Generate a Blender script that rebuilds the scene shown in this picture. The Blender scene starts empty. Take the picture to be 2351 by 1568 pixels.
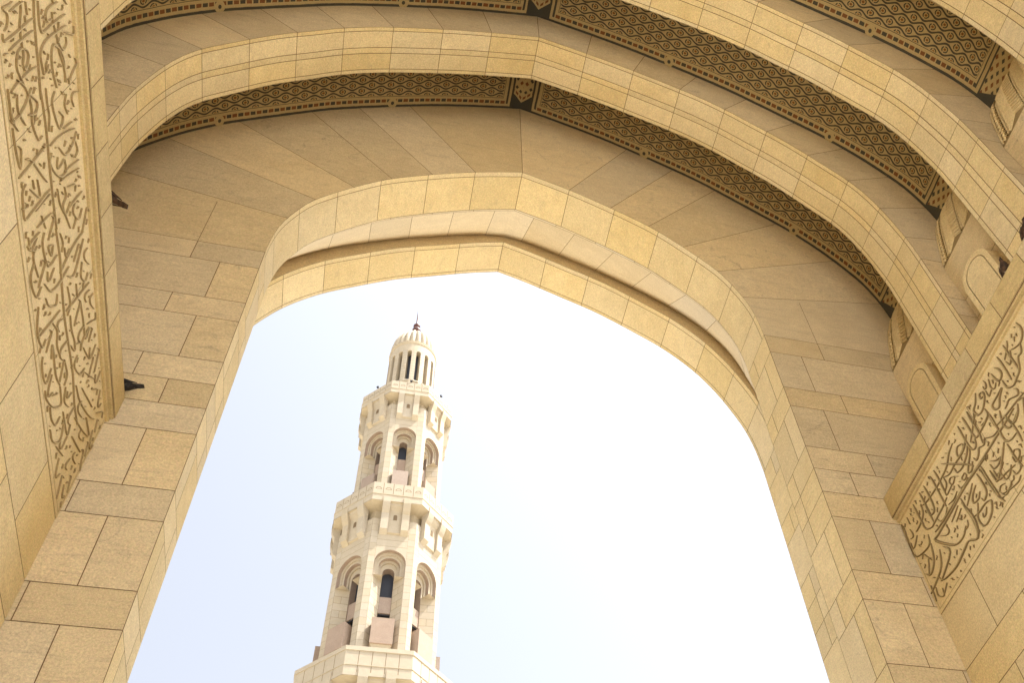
import bpy, math, random
from mathutils import Vector, Matrix
random.seed(7)
ZO = 1.6                       # eye height: heights in the tables are measured from the camera
C = bpy.context.scene.collection
PI = math.pi
STROKES_R = """677 102 702 102 722 103 772 104 846 108 913 109 930 111;851 186 800 123 799 114 805 112 810 117 804 124 789 136 784 144;809 186 827 181 843 170 869 166 890 166 921 170 936 178;776 167 787 159 802 153 827 155 845 154 860 163;785 151 795 142 814 135 829 139 831 151;793 165 804 171 812 164 811 155 794 157 793 165;783 196 784 173 783 143 777 132 770 134 766 143;766 197 766 175 764 144 751 141 733 142 721 146 721 155;753 194 754 170 754 142 757 122;740 180 752 167 766 156 777 148;757 122 749 123 734 110 720 107;749 125 757 118 768 124 775 118 784 114 787 123;719 144 720 122 720 101 720 83 711 72 695 69;700 127 708 104 702 89 692 87 673 92;697 112 694 83 694 67 695 49;723 82 740 68 753 58 769 50 772 58 772 76;763 87 752 76 742 71 753 67 764 71 766 83;720 74 721 54 720 36 717 21;733 43 744 35 754 36 757 50 754 57;721 51 714 54 708 45 714 38 724 39 724 50;717 34 722 23 734 24 736 35;739 27 743 22 748 24 756 20 769 19 775 31;759 33 769 38 776 33;783 99 783 74 781 44 780 25 773 20;797 98 796 74 798 57 809 52 812 60;813 95 844 78;809 86 823 81 830 73 827 67 816 65 808 71;849 100 849 77 847 54 849 27;822 61 830 51 837 42 835 26 825 20 809 24 799 35 800 42 812 47 829 48 847 54;811 40 819 33 826 34 823 40;872 194 871 167 872 141 872 133;885 194 884 166 884 144 883 120;908 197 907 170 908 150 912 140 922 142 923 152 923 167;924 198 923 167 924 148 923 126;949 197 949 173 948 155 947 137 933 125 921 125 891 127 873 130;882 117 894 110 908 113 914 124;848 116 861 113 877 117;817 124 827 122 824 115 816 116 817 124;815 111 824 109 838 112 840 122;837 139 848 147 854 142 849 134 838 138;852 135 870 132;860 163 861 148 872 140;932 179 937 162 947 156 962 153 970 153;996 198 997 167;860 97 888 89;857 87 879 80;857 61 861 53 874 53;976 194 976 178;592 196 592 176 604 165 617 169 625 175;632 197 633 169 633 133;652 196 652 172 653 139;667 190 662 178 662 166 670 162 676 173 677 188;627 176 634 165 641 160 644 173;622 194 628 186 644 176;606 165 614 152 623 152 633 135 645 131 656 129 667 140 667 157;696 197 695 189 698 182 702 183 702 190;686 187 691 173 686 163 678 167;702 179 702 165 692 168;720 198 731 186 741 180 737 165 724 163 710 174 709 185 716 188 717 180 708 176;675 150 690 149 706 148 706 138 697 132 688 142 674 148;659 126 655 117 659 110 675 121 684 119 690 118;651 101 667 105 686 108 703 111 718 115;667 100 675 90 686 85 694 89 698 110;753 194 755 162;767 196 767 177;721 142 722 119;742 172 757 164;721 160 721 146 730 143 743 146;600 131 618 123 632 118;570 149 588 153 603 147 604 134;618 104 634 98 649 100 652 107;764 100 826 106 884 103 926 102 938 100 905 57 881 49 865 57;851 93 844 47 855 21 874 34 890 32 919 27 945 31 961 37 967 49;950 106 961 78 980 67 992 79;938 80 952 56 980 46 999 42;929 78 920 56 960 39 965 38;947 123 953 109 969 109 994 120 1000 143 993 191;969 27 973 15 985 26 982 41;991 53 994 22;955 25 973 15;727 36 750 44 765 48 766 69;728 15 739 6 762 20 774 27;742 60 758 56 768 61;787 94 784 41 776 13"""
DOTS_R = "775 197 776 180 803 183 833 134 850 127 855 127 861 124 769 97 763 97 735 154 742 153 729 130 747 164 773 142 749 110 798 146 808 147 828 169 831 188 863 189 862 179 880 179 898 191 890 195 901 174 917 191 918 178 931 185 941 194 944 171 956 184 965 188 959 163 975 179 988 188 880 156 915 147 930 158 904 135 934 138 920 115 902 94 864 76 869 74 890 73 843 39 841 65 841 93 844 109 791 68 795 48 790 51 818 72 789 95 772 64 711 129 740 83 709 83 701 47 763 26 795 30 796 20 786 18 834 123 794 119 848 161 599 195 604 182 610 181 619 178 643 191 646 141 660 145 645 122 675 159 642 152 682 175 682 193 691 158 673 132 678 131 685 130 730 175 711 162 736 154 742 153 749 161 741 194 745 194 712 129 684 96 977 127 970 126 925 83 878 23 917 41 897 39 883 72 865 76 903 71 932 42 901 18 917 13 941 18 985 89 992 102 792 26 784 14 841 22 847 26"
STROKES_L = """373 22 375 36 374 45;381 37 381 56 381 71;375 22 382 31 391 28 394 20;379 64 388 64 399 58 412 57 421 57;383 77 396 78;385 100 402 96 416 95 432 94 450 94 473 92 486 91;391 109 402 108 417 108 424 115 424 140 425 182;407 163 406 137 409 127 415 127 418 132 418 141;395 15 403 18 404 49 403 91;414 26 414 56 414 89;437 182 435 152 434 125 437 109 444 102 456 104 464 106 463 115;423 144 434 150 445 154 458 166 456 178 448 178;412 144 423 144;448 152 445 140 451 133 463 131 476 133 490 138;450 153 458 155 470 162 484 166 493 164;414 9 414 16 416 24;416 8 424 7 434 14 448 20;427 40 422 46 422 57 430 59 437 55 443 58 441 65 434 71 427 68 422 58;427 40 436 39 448 46 460 54;448 46 448 68 450 89;451 19 449 36 450 46;454 118 458 113 463 115 458 120;474 92 503 96 531 97 564 96 598 96 638 97;446 7 459 5 479 17 477 45 465 69;445 36 460 54 482 64 501 62 522 73 522 84;491 78 502 64;458 32 475 30 495 44;485 11 495 6 514 14 530 19 514 26 507 20;527 34 534 48 556 67 575 84;538 10 538 39 536 91;488 54 493 73 484 80 468 60;491 131 500 121 521 127 535 137 527 149 516 138;539 146 542 175;541 103 543 135 553 182;550 105 559 98 577 111 588 128 588 143 573 141;553 127 570 147 567 173 558 186;551 27 556 17 572 14 586 15 587 37 586 90;590 44 591 89;586 138 593 187;591 122 603 185;603 133 616 135 623 123 636 130 628 147;633 136 634 188;636 161 645 153 662 170 654 183;561 36 581 60 560 58;555 46 566 47;609 43 613 87;595 111 616 115 639 129;567 17 573 26 576 23 571 14;479 107 495 107 511 109 525 103;449 8 468 13 481 9;455 -1 476 7 493 24;506 164 516 157 529 163;494 167 481 166 467 165 453 155 444 139;566 179 581 185 585 174;556 5 573 5 584 5;625 123 659 139;602 58 622 66;657 161 664 148;637 95 676 99 700 97 752 94 797 98 844 102 886 97 923 99;617 49 618 14 632 32;628 37 635 24 664 31;642 24 651 11 667 8 683 21 678 36;624 61 636 53 667 62 668 91;684 181 685 138 694 94;650 82 660 74 646 68 650 82;671 115 684 117 681 131;759 186 754 131 750 100;693 179 720 139 710 115;719 167 736 160 750 174 743 184;680 45 700 63 704 91 701 123;698 44 711 50 724 71 713 79;696 22 717 6 734 6 749 20 745 31;731 16 736 58 737 82;735 53 756 67 773 62 793 67;763 112 784 112 805 118 817 115 800 102;818 172 821 148 830 134;766 150 798 154 826 156 820 172;760 17 768 5 788 8 799 20 790 37;779 40 765 49 806 48 830 57;829 123 837 109 861 126 863 143;832 145 862 162;805 8 816 5 836 24 851 41 855 55 831 57;844 74 860 65 878 77;835 20 853 20 870 30 869 46;866 108 900 117 942 143 963 163;884 127 921 148 938 157;869 142 905 177;870 57 911 62 905 75;863 7 885 16 901 38 885 58;906 92 949 117 970 136 936 132;898 23 929 41;924 76 970 99;806 79 831 83 839 70;722 112 749 116 758 103;735 141 754 142 754 153;607 17 625 21 619 40;648 106 664 112 672 105"""
DOTS_L = "393 86 386 49 398 72 393 39 404 117 416 152 415 164 411 120 417 120 398 32 407 68 408 37 420 73 426 84 430 160 430 128 442 166 445 156 420 17 420 35 427 24 436 49 444 71 429 48 439 84 444 112 451 122 463 140 467 123 477 142 475 123 495 177 438 25 454 61 461 84 467 102 490 148 482 179 470 76 501 50 452 19 459 27 421 14 486 146 496 177 506 179 517 168 470 18 505 53 501 75 526 164 528 178 532 66 535 87 550 119 549 70 554 81 548 38 536 78 600 105 594 121 591 127 548 17 564 48 570 33 624 180 594 70 613 172 614 96 572 6 639 171 568 163 605 179 480 9 602 11 616 8 631 12 653 43 662 64 650 58 662 123 689 28 704 19 724 51 737 62 744 128 751 165 778 182 724 18 706 37 735 93 786 128 803 176 843 179 748 6 732 6 773 22 772 83 835 121 782 107 864 155 893 179 815 15 827 32 832 10 859 13 886 69 883 53 914 125 948 167 934 67 881 33 960 114 789 18 802 54 833 99 868 136 910 163 889 149"


# ------------------------------------------------------------------ node helpers
class N:
    """tiny expression helper over math nodes"""
    def __init__(s, nt, sock): s.nt, s.s = nt, sock
    def _m(s, op, *a):
        n = s.nt.nodes.new('ShaderNodeMath'); n.operation = op
        for i, v in enumerate((s,) + a):
            if isinstance(v, N): s.nt.links.new(v.s, n.inputs[i])
            else: n.inputs[i].default_value = v
        return N(s.nt, n.outputs[0])
    def __add__(s, o): return s._m('ADD', o)
    def __sub__(s, o): return s._m('SUBTRACT', o)
    def __mul__(s, o): return s._m('MULTIPLY', o)
    def __truediv__(s, o): return s._m('DIVIDE', o)
    def abs(s): return s._m('ABSOLUTE')
    def frac(s): return s._m('FRACT')
    def floor(s): return s._m('FLOOR')
    def lt(s, o): return s._m('LESS_THAN', o)
    def gt(s, o): return s._m('GREATER_THAN', o)
    def min(s, o): return s._m('MINIMUM', o)
    def max(s, o): return s._m('MAXIMUM', o)
    def cos(s): return s._m('COSINE')
    def sqrt(s): return s._m('SQRT')
    def mod2(s): return (s * .5).frac() * 2.0
    def neg(s): return s._m('MULTIPLY', -1.0)
    def inv(s): return (s * -1.0) + 1.0

def mat(name, rough=.8):
    m = bpy.data.materials.new(name); m.use_nodes = True
    nt = m.node_tree; b = nt.nodes['Principled BSDF']; b.inputs['Roughness'].default_value = rough
    b.inputs['Specular IOR Level'].default_value = .25
    return m, nt, b

def mixc(nt, fac, a, b, mode='MIX'):
    n = nt.nodes.new('ShaderNodeMix'); n.data_type = 'RGBA'; n.blend_type = mode
    for sock, v in ((n.inputs[0], fac), (n.inputs[6], a), (n.inputs[7], b)):
        if isinstance(v, N): nt.links.new(v.s, sock)
        elif isinstance(v, bpy.types.NodeSocket): nt.links.new(v, sock)
        elif isinstance(v, (int, float)): sock.default_value = v
        else: sock.default_value = (*v, 1)
    return n.outputs[2]

def noise(nt, vec, scale, detail=4, rough=.6, dist=0.):
    n = nt.nodes.new('ShaderNodeTexNoise'); n.inputs['Scale'].default_value = scale
    n.inputs['Detail'].default_value = detail; n.inputs['Roughness'].default_value = rough
    n.inputs['Distortion'].default_value = dist
    nt.links.new(vec, n.inputs['Vector']); return N(nt, n.outputs['Fac'])

def ramp(nt, f, lo, hi):
    n = nt.nodes.new('ShaderNodeMapRange'); n.inputs[1].default_value = lo; n.inputs[2].default_value = hi
    nt.links.new(f.s, n.inputs[0]); return N(nt, n.outputs[0])

def stone(name, base, dark, grey, tone=.16, speck=1.3, rough=.8, ga=.75, gt=.45):
    m, nt, b = mat(name, rough)
    at = nt.nodes.new('ShaderNodeAttribute'); at.attribute_name = 'blk'
    tc = nt.nodes.new('ShaderNodeTexCoord')
    off = nt.nodes.new('ShaderNodeVectorMath'); off.operation = 'MULTIPLY_ADD'
    nt.links.new(at.outputs['Color'], off.inputs[0]); off.inputs[1].default_value = (37, 23, 51)
    nt.links.new(tc.outputs['Object'], off.inputs[2]); v = off.outputs[0]
    sep = nt.nodes.new('ShaderNodeSeparateColor'); nt.links.new(at.outputs['Color'], sep.inputs[0])
    r, g, bl = (N(nt, sep.outputs[i]) for i in range(3))
    big = noise(nt, v, .9, 6, .62, .8)
    mid = noise(nt, v, 5., 6, .7)
    col = mixc(nt, ramp(nt, big, .42, .72) * .45, base, dark)
    col = mixc(nt, ramp(nt, noise(nt, v, 1.7, 8, .75, 2.2), .56, .70) * ramp(nt, g, gt, 1.) * ga, col, grey)
    col = mixc(nt, ramp(nt, mid, .3, .75) * .25, col, dark)
    mp = nt.nodes.new('ShaderNodeMapping'); mp.inputs['Rotation'].default_value = (.5, .7, .3); mp.inputs['Scale'].default_value = (1.2, 2.5, 9.)
    nt.links.new(v, mp.inputs['Vector'])
    vein = noise(nt, mp.outputs[0], 1.1, 7, .7, 1.2)
    col = mixc(nt, ramp(nt, vein, .52, .72) * .42, col, grey)
    blot = noise(nt, v, 2.6, 5, .65)
    col = mixc(nt, ramp(nt, blot, .50, .32) * .07, col, base, 'ADD')
    fine = noise(nt, v, 34., 3, .95)
    spk = (fine - .5) * speck + 1.0
    tn = (r - .5) * (2 * tone) + 1.0
    hv = nt.nodes.new('ShaderNodeHueSaturation'); nt.links.new(col, hv.inputs['Color'])
    nt.links.new((spk * tn).s, hv.inputs['Value']); nt.links.new(((noise(nt, off.outputs[0], 27., 2, .9) - .5) * .09 + .5).s, hv.inputs['Hue']); nt.links.new(((bl - .5) * .25 + 1.0).s, hv.inputs['Saturation'])
    nt.links.new(hv.outputs[0], b.inputs['Base Color'])
    bp = nt.nodes.new('ShaderNodeBump'); bp.inputs['Strength'].default_value = .35; bp.inputs['Distance'].default_value = .01
    nt.links.new((fine * .6 + mid * .8).s, bp.inputs['Height']); nt.links.new(bp.outputs[0], b.inputs['Normal'])
    return m

M = {}
M['stone'] = stone('sand_stone', (.70, .59, .37), (.59, .455, .245), (.47, .40, .27), tone=.06)
M['wall'] = stone('end_wall_stone', (.645, .548, .38), (.535, .425, .27), (.31, .268, .215), tone=.085, ga=.95, gt=.15)
M['reveal'] = stone('pale_reveal_stone', (.64, .545, .39), (.56, .45, .30), (.44, .39, .29), tone=.05)
M['mould'] = stone('moulding_stone', (.58, .475, .28), (.42, .31, .155), (.33, .25, .15), tone=.07, ga=.7, gt=.1)
M['letter'] = stone('lettering_shaded_stone', (.42, .335, .18), (.34, .26, .13), (.3, .24, .15), tone=.05)  # browner than the slab: shade of the carving put into the stroke colour
M['letter_left'] = stone('lettering_left', (.56, .465, .285), (.47, .37, .2), (.4, .34, .24), tone=.05)  # paler stroke tone, with less of the carving's shade in it
M['relief_shade'] = stone('painted_relief_shade', (.30, .225, .115), (.24, .17, .085), (.2, .17, .1), tone=.05)  # shade painted as colour: left lettering sides and the carved cove's grooves
M['letter_shade'] = stone('painted_letter_shade', (.20, .142, .07), (.15, .105, .05), (.14, .11, .07), tone=.05)  # shade along the stroke sides, painted in as a darker colour
M['tower'] = stone('pale_stone', (.485, .42, .32), (.42, .355, .26), (.38, .34, .28), tone=.04, speck=.5)
M['pink'] = stone('pink_marble', (.37, .29, .23), (.32, .235, .185), (.28, .2, .18), tone=.05)
m, nt, b = mat('joint_mortar', .95); b.inputs['Base Color'].default_value = (.17, .10, .05, 1); M['mortar'] = m
m, nt, b = mat('tower_joint', .95); b.inputs['Base Color'].default_value = (.20, .145, .09, 1); M['tmortar'] = m
m, nt, b = mat('window_dark', .5); b.inputs['Base Color'].default_value = (.045, .05, .065, 1); M['dark'] = m
m, nt, b = mat('bronze_finial', .4); b.inputs['Base Color'].default_value = (.11, .05, .042, 1); b.inputs['Metallic'].default_value = 0.; M['bronze'] = m
m, nt, b = mat('pigeon_feathers', .6)
tc = nt.nodes.new('ShaderNodeTexCoord')
nt.links.new(mixc(nt, ramp(nt, noise(nt, tc.outputs['Object'], 18., 3), .4, .65), (.012, .013, .018), (.045, .045, .055)), b.inputs['Base Color']); M['bird'] = m
m, nt, b = mat('pigeon_feathers_brown', .6)
tc = nt.nodes.new('ShaderNodeTexCoord')
nt.links.new(mixc(nt, ramp(nt, noise(nt, tc.outputs['Object'], 14., 3), .35, .6), (.02, .013, .01), (.09, .05, .03)), b.inputs['Base Color']); M['bird2'] = m
m, nt, b = mat('lamp_housing', .4); b.inputs['Base Color'].default_value = (.03, .03, .035, 1); M['lamp'] = m

# pale marble courtyard
def paving(name, c1, c2):
    m, nt, b = mat(name, .5)
    tc = nt.nodes.new('ShaderNodeTexCoord')
    br = nt.nodes.new('ShaderNodeTexBrick'); br.offset = 0; br.inputs['Scale'].default_value = 1.
    br.inputs['Brick Width'].default_value = 1.2; br.inputs['Row Height'].default_value = 1.2; br.inputs['Mortar Size'].default_value = .008
    br.inputs['Color1'].default_value = (*c1, 1); br.inputs['Color2'].default_value = (*c2, 1); br.inputs['Mortar'].default_value = (.3, .25, .18, 1)
    nt.links.new(tc.outputs['Object'], br.inputs['Vector']); nt.links.new(br.outputs[0], b.inputs['Base Color']); return m
M['ground'] = paving('court_paving', (.50, .445, .34), (.46, .41, .31)); M['floor'] = paving('marble_floor', (.80, .725, .57), (.77, .69, .54))

# tiled vault: pattern in metres, u = distance round the vault from the crown, v = distance across the bay
def tile_material():
    m, nt, b = mat('mosaic_tile', .55)
    uv = nt.nodes.new('ShaderNodeUVMap'); sp = nt.nodes.new('ShaderNodeSeparateXYZ'); nt.links.new(uv.outputs[0], sp.inputs[0])
    tco = nt.nodes.new('ShaderNodeTexCoord')
    a = N(nt, sp.outputs[0]).abs() + (noise(nt, tco.outputs['Object'], 2.2, 3) - .5) * .05
    t = (N(nt, sp.outputs[1]) - .717).abs().neg() + .717 + (noise(nt, tco.outputs['Object'], 6., 3) - .5) * .022
    W = 2 * PI
    TAN, DARK, RED, GOLD = (.48, .38, .20), (.065, .062, .052), (.20, .085, .04), (.34, .21, .08)
    # field
    p = (a - .93) / .53
    wave = (p * W).cos() * .042
    w1 = ((t - .507 - wave) / .28 + .5).frac() - .5
    w2 = ((t - .507 - .14 + wave) / .28 + .5).frac() - .5
    lines = (w1.abs() * .28).lt(.020).max((w2.abs() * .28).lt(.020))
    def ros(sh, base):
        dx = ((p + .5 + sh).frac() - .5) * .53; dy = (((t - base) / .28 + .5).frac() - .5) * .28
        r = ((dx * .72) * (dx * .72) + dy * dy).sqrt()
        lv = ((dx * .40 + .012) * (dx * .40 + .012) + dy * dy).sqrt()
        return r, lv, dx
    r1, l1, x1 = ros(0., .437); r2, l2, x2 = ros(.5, .577)
    r = r1.min(r2); l = l1.min(l2); dxs = (((p * 2 + .5).frac()) - .5) * .265 + .03
    col = mixc(nt, lines, TAN, DARK)
    # thick stems where the waves meet
    st = (((p * 2 + .5).frac() - .5).abs().lt(.16)) * (l.gt(.085))
    ringd = r.lt(.066) * r.gt(.043) * ((dxs.abs()).gt(.012))
    col = mixc(nt, r.lt(.088), col, TAN)
    col = mixc(nt, ringd, col, DARK)
    col = mixc(nt, r.lt(.030), col, GOLD); col = mixc(nt, r.lt(.020), col, RED)
    # border measured inwards from the panel edge
    d = t.min((a - 11.92).neg()).min(a - .27)
    along = ((a / .157).frac() - .5).abs()
    par = ((a / .157).floor()).mod2().gt(.5)
    endz = ((a - 11.92).neg().lt(t)).max((a - .27).lt(t))
    al2 = ((t / .157).frac() - .5).abs()
    blk = N(nt, mixc(nt, endz, (0, 0, 0), (1, 1, 1)))
    seg = along.lt(.40)
    bcol = mixc(nt, par, DARK, RED)
    bcol = mixc(nt, seg, TAN, bcol)
    bd = mixc(nt, d.lt(.30), col, TAN)
    bd = mixc(nt, d.lt(.285) * d.gt(.272), bd, DARK)
    bd = mixc(nt, d.lt(.205) * d.gt(.125), bd, bcol)
    bd = mixc(nt, d.lt(.058), bd, DARK)
    # knots in the border
    def knot(c):
        return ((a - c) * (a - c) + (t - .10) * (t - .10)).sqrt()
    k = knot(3.75).min(knot(8.5))
    bd = mixc(nt, k.lt(.13), bd, TAN); bd = mixc(nt, k.lt(.045), bd, DARK)
    # crown and foot: lattice of small diamonds
    def dia(oa, ot):
        fa = ((a - oa) / .25 + .5); ft = ((t - ot) / .24 + .5)
        return ((fa.frac() - .5).abs() * .25 / .055 + (ft.frac() - .5).abs() * .24 / .062), (fa.floor() + ft.floor()).mod2().gt(.5)
    d1, q1 = dia(11.835, .717); d2, q2 = dia(11.96, .597)
    lat = mixc(nt, d1.lt(1.), TAN, mixc(nt, q1, DARK, RED)); lat = mixc(nt, d2.lt(1.), lat, mixc(nt, q2, RED, DARK))
    foot = a.gt(11.92); lat2 = mixc(nt, (t - (a - 11.92) * .3).lt(.10), lat, DARK)
    crown = a.lt(.27)
    vline = (t - .18 - a * .9)
    cr = mixc(nt, vline.lt(0.), TAN, DARK)
    cr = mixc(nt, (vline.gt(.06)) * (vline.lt(.13)) * (((a / .12).frac() - .5).abs().lt(.33)), cr, RED)
    cr = mixc(nt, vline.gt(.19), cr, lat)
    out = mixc(nt, foot, bd, lat2); out = mixc(nt, crown, out, cr)
    tc = nt.nodes.new('ShaderNodeTexCoord')
    fine = noise(nt, tc.outputs['Object'], 45., 2, .9)
    hv = nt.nodes.new('ShaderNodeHueSaturation'); nt.links.new(out, hv.inputs['Color']); nt.links.new(((fine - .5) * .7 + 1.).s, hv.inputs['Value'])
    nt.links.new(hv.outputs[0], b.inputs['Base Color'])
    return m
M['tile'] = tile_material()

# ------------------------------------------------------------------ mesh builder
class MB:
    def __init__(s): s.v, s.f, s.m, s.b, s.uv, s.sm, s.mats = [], [], [], [], [], [], []
    def mi(s, mn):
        if mn not in s.mats: s.mats.append(mn)
        return s.mats.index(mn)
    def face(s, pts, mn='stone', blk=None, uv=None, smooth=False):
        i = len(s.v); s.v += [tuple(p) for p in pts]; s.f.append(tuple(range(i, i + len(pts))))
        s.m.append(s.mi(mn)); s.b.append(blk or (.5, .3, .5)); s.uv.append(uv); s.sm.append(smooth)
    def grid(s, P, mn='stone', blk=None, UV=None, smooth=True):
        """P[i][j] points shared between neighbouring quads"""
        ni, nj = len(P), len(P[0]); i0 = len(s.v)
        for r in P: s.v += [tuple(p) for p in r]
        k = s.mi(mn); bb = blk or (.5, .3, .5)
        for i in range(ni - 1):
            for j in range(nj - 1):
                s.f.append((i0 + i * nj + j, i0 + (i + 1) * nj + j, i0 + (i + 1) * nj + j + 1, i0 + i * nj + j + 1))
                s.m.append(k); s.b.append(bb); s.sm.append(smooth)
                s.uv.append([UV[i][j], UV[i + 1][j], UV[i + 1][j + 1], UV[i][j + 1]] if UV else None)
    def box(s, c, d, mn='stone', rz=0., blk=None, taper=1.):
        cx, cy, cz = c; dx, dy, dz = (k / 2 for k in d); cs, sn = math.cos(rz), math.sin(rz)
        P = []
        for z, k in ((-dz, taper), (dz, 1.)):
            for x, y in ((-dx, -dy), (dx, -dy), (dx, dy), (-dx, dy)):
                P.append((cx + (x * cs - y * sn) * k, cy + (x * sn + y * cs) * k, cz + z))
        bb = blk or rb()
        for q in ((3, 2, 1, 0), (4, 5, 6, 7), (0, 1, 5, 4), (1, 2, 6, 5), (2, 3, 7, 6), (3, 0, 4, 7)):
            s.face([P[i] for i in q], mn, bb)
    def prism(s, poly0, poly1, mn='stone', caps=True, blk=None, smooth=False):
        n = len(poly0); bb = blk or rb()
        for i in range(n):
            j = (i + 1) % n; s.face([poly0[i], poly0[j], poly1[j], poly1[i]], mn, bb, smooth=smooth)
        if caps: s.face(poly0[::-1], mn, bb); s.face(poly1, mn, bb)
    def build(s, name, parent=None, dz=ZO):
        me = bpy.data.meshes.new(name)
        me.from_pydata([(x, y, z + dz) for x, y, z in s.v], [], s.f)
        for k in s.mats: me.materials.append(M[k])
        me.polygons.foreach_set('material_index', s.m); me.polygons.foreach_set('use_smooth', s.sm)
        ca = me.color_attributes.new('blk', 'FLOAT_COLOR', 'CORNER'); dat = []
        for f, b in zip(s.f, s.b): dat += [b[0], b[1], b[2], 1.] * len(f)
        ca.data.foreach_set('color', dat)
        if any(u is not None for u in s.uv):
            ul = me.uv_layers.new(name='UVMap'); dat = []
            for f, u in zip(s.f, s.uv):
                for k in range(len(f)): dat += list(u[k]) if u else [0., 0.]
            ul.data.foreach_set('uv', dat)
        me.update()
        o = bpy.data.objects.new(name, me); C.objects.link(o)
        if parent: o.parent = parent; o.location = Vector((0, 0, 0)) if parent.parent else -parent.location
        return o
def rb(): return (random.random(), random.random(), random.random())
def empty(name, loc, label, cat, group=None):
    o = bpy.data.objects.new(name, None); C.objects.link(o); o.location = loc
    o['label'] = label; o['category'] = cat
    if group: o['group'] = group
    return o

def catmull(P, n):
    P = [Vector(p) for p in P]; out = []
    for i in range(len(P) - 1):
        p0 = P[i - 1] if i else P[0] * 2 - P[1]; p1, p2 = P[i], P[i + 1]
        p3 = P[i + 2] if i + 2 < len(P) else p2 * 2 - p1
        for k in range(n):
            t = k / n
            out.append(.5 * ((2 * p1) + (p2 - p0) * t + (2 * p0 - 5 * p1 + 4 * p2 - p3) * t * t + (3 * p1 - p0 - 3 * p2 + p3) * t ** 3))
    out.append(P[-1]); return out

# ------------------------------------------------------------------ arch profiles (half width x, height z), springing to crown
class Prof:
    """s = 0 at the crown, positive to the right; beyond the springing it runs straight down"""
    def __init__(s, half):
        s.half = catmull([Vector((x, z)) for x, z in half], 8)[::-1]      # crown -> springing
        s.L = [0.]
        for a, b in zip(s.half, s.half[1:]): s.L.append(s.L[-1] + (b - a).length)
        s.La = s.L[-1]
    def at(s, u, d=0.):
        a = abs(u); sg = 1 if u >= 0 else -1
        if a >= s.La: p = s.half[-1]; x, z = p.x, p.y - (a - s.La); nx, nz = 1., 0.
        else:
            i = 0
            while i < len(s.L) - 2 and s.L[i + 1] < a: i += 1
            k = (a - s.L[i]) / max(1e-9, s.L[i + 1] - s.L[i]); p = s.half[i].lerp(s.half[i + 1], k); x, z = p.x, p.y
            i0, i1 = max(0, i - 1), min(len(s.half) - 1, i + 2)
            t = (s.half[i1] - s.half[i0]).normalized(); nx, nz = -t.y, t.x
            if nx < 0 or (nx == 0 and nz < 0): nx, nz = -nx, -nz
            if nz < 0: nz = -nz
        return (sg * (x + nx * d), z + nz * d)
    def ut(s, t):          # t in [-1,1] over the arch
        return t * s.La

P1 = Prof([(5.0, 17.6), (4.985, 18.1), (4.92, 18.7), (4.78, 19.25), (4.5, 19.98), (4.15, 20.5), (3.72, 21.03), (3.07, 21.72), (2.12, 22.4), (1.11, 23.0), (0, 23.5)])
P5 = Prof([(6.25, 17.6), (6.2, 18.45), (6.08, 19.2), (5.85, 19.95), (5.55, 20.7), (5.1, 21.5), (4.45, 22.27), (3.75, 22.85), (2.72, 23.6), (1.75, 24.12), (.76, 24.63), (0, 24.95)])
P3 = Prof([(6.26, 17.6), (6.23, 18.4), (6.16, 19.2), (6.0, 20.1), (5.8, 20.95), (5.42, 21.75), (4.85, 22.5), (4.0, 23.25), (2.8, 24.04), (1.8, 24.58), (.7, 25.1), (0, 25.27)])
PR = Prof([(7.33, 17.2), (7.30, 18.1), (7.12, 19.42), (6.84, 20.38), (6.38, 21.15), (5.66, 22.2), (4.98, 22.95), (4.4, 23.58), (3.55, 24.25), (2.03, 25.12), (.9, 25.64), (0, 26.0)])
PT = Prof([(8.45, 19.2), (8.40, 19.75), (8.31, 20.25), (8.16, 20.8), (7.87, 21.42), (7.5, 22.07), (7.1, 22.63), (6.7, 23.12), (6.2, 23.62), (5.5, 24.3), (4.6, 25.12), (3.25, 26.05), (1.9, 26.85), (.25, 27.6), (0, 27.7)])
COVE = [(7.74, 16.95), (7.86, 17.45), (7.98, 17.95), (8.12, 18.45), (8.28, 18.92), (8.45, 19.2)]
YW, Y2, Y4, Y5 = 10., 10.99, 12.67, 13.6
PITCH, RT = 2.481, 1.047            # rib pitch and rib thickness along the passage
GAP = .013
ZG = -ZO

def cuts(L, step, phase=0.):
    """joint positions from -L to L, symmetric about the crown"""
    k = [phase + i * step for i in range(int((L - phase) / step) + 1)]
    k = [x for x in k if x > 1e-6 and x < L - .35 * step]
    c = sorted([-x for x in k] + ([0.] if phase == 0 else []) + k)
    return [-L] + c + [L]

def soffit(mb, S, us, vs, mn='stone', gap=GAP, seg=.25, du=None):
    """blocks between the joint lines us x vs on surface S(u, v, d); a mortar sheet lies behind"""
    for i in range(len(us) - 1):
        for j in range(len(vs) - 1):
            a, b, c, d = us[i] + gap / 2, us[i + 1] - gap / 2, vs[j] + gap / 2, vs[j + 1] - gap / 2
            n = max(1, int(abs(b - a) / seg)); m = max(1, int(abs(d - c) / 1.5))
            mb.grid([[S(a + (b - a) * k / n, c + (d - c) * l / m, 0.) for l in range(m + 1)] for k in range(n + 1)], mn, rb())
    n = max(2, int((us[-1] - us[0]) / seg))
    mb.grid([[S(us[0] + (us[-1] - us[0]) * k / n, v, .012) for v in (vs[0], vs[-1])] for k in range(n + 1)], 'mortar')

def SP(P): return lambda u, v, d: (P.at(u, d)[0], v, P.at(u, d)[1])
LV = 17.6 - ZG                      # straight part from the springing to the ground
COURSE = [17.6, 16.97, 15.73, 15.12, 13.89, 13.27, 12.65, 12.02, 10.78, 10.16, 8.92, 8.30, 7.06, 6.44, 5.20, 4.58, 3.34, 2.72, 1.48, .86, -.38, ZG]

hall = empty('gateway_hall', (0, 0, 0), 'tall sandstone gateway vault with pointed arch opening, calligraphy friezes and mosaic bands overhead', 'gateway')

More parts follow.
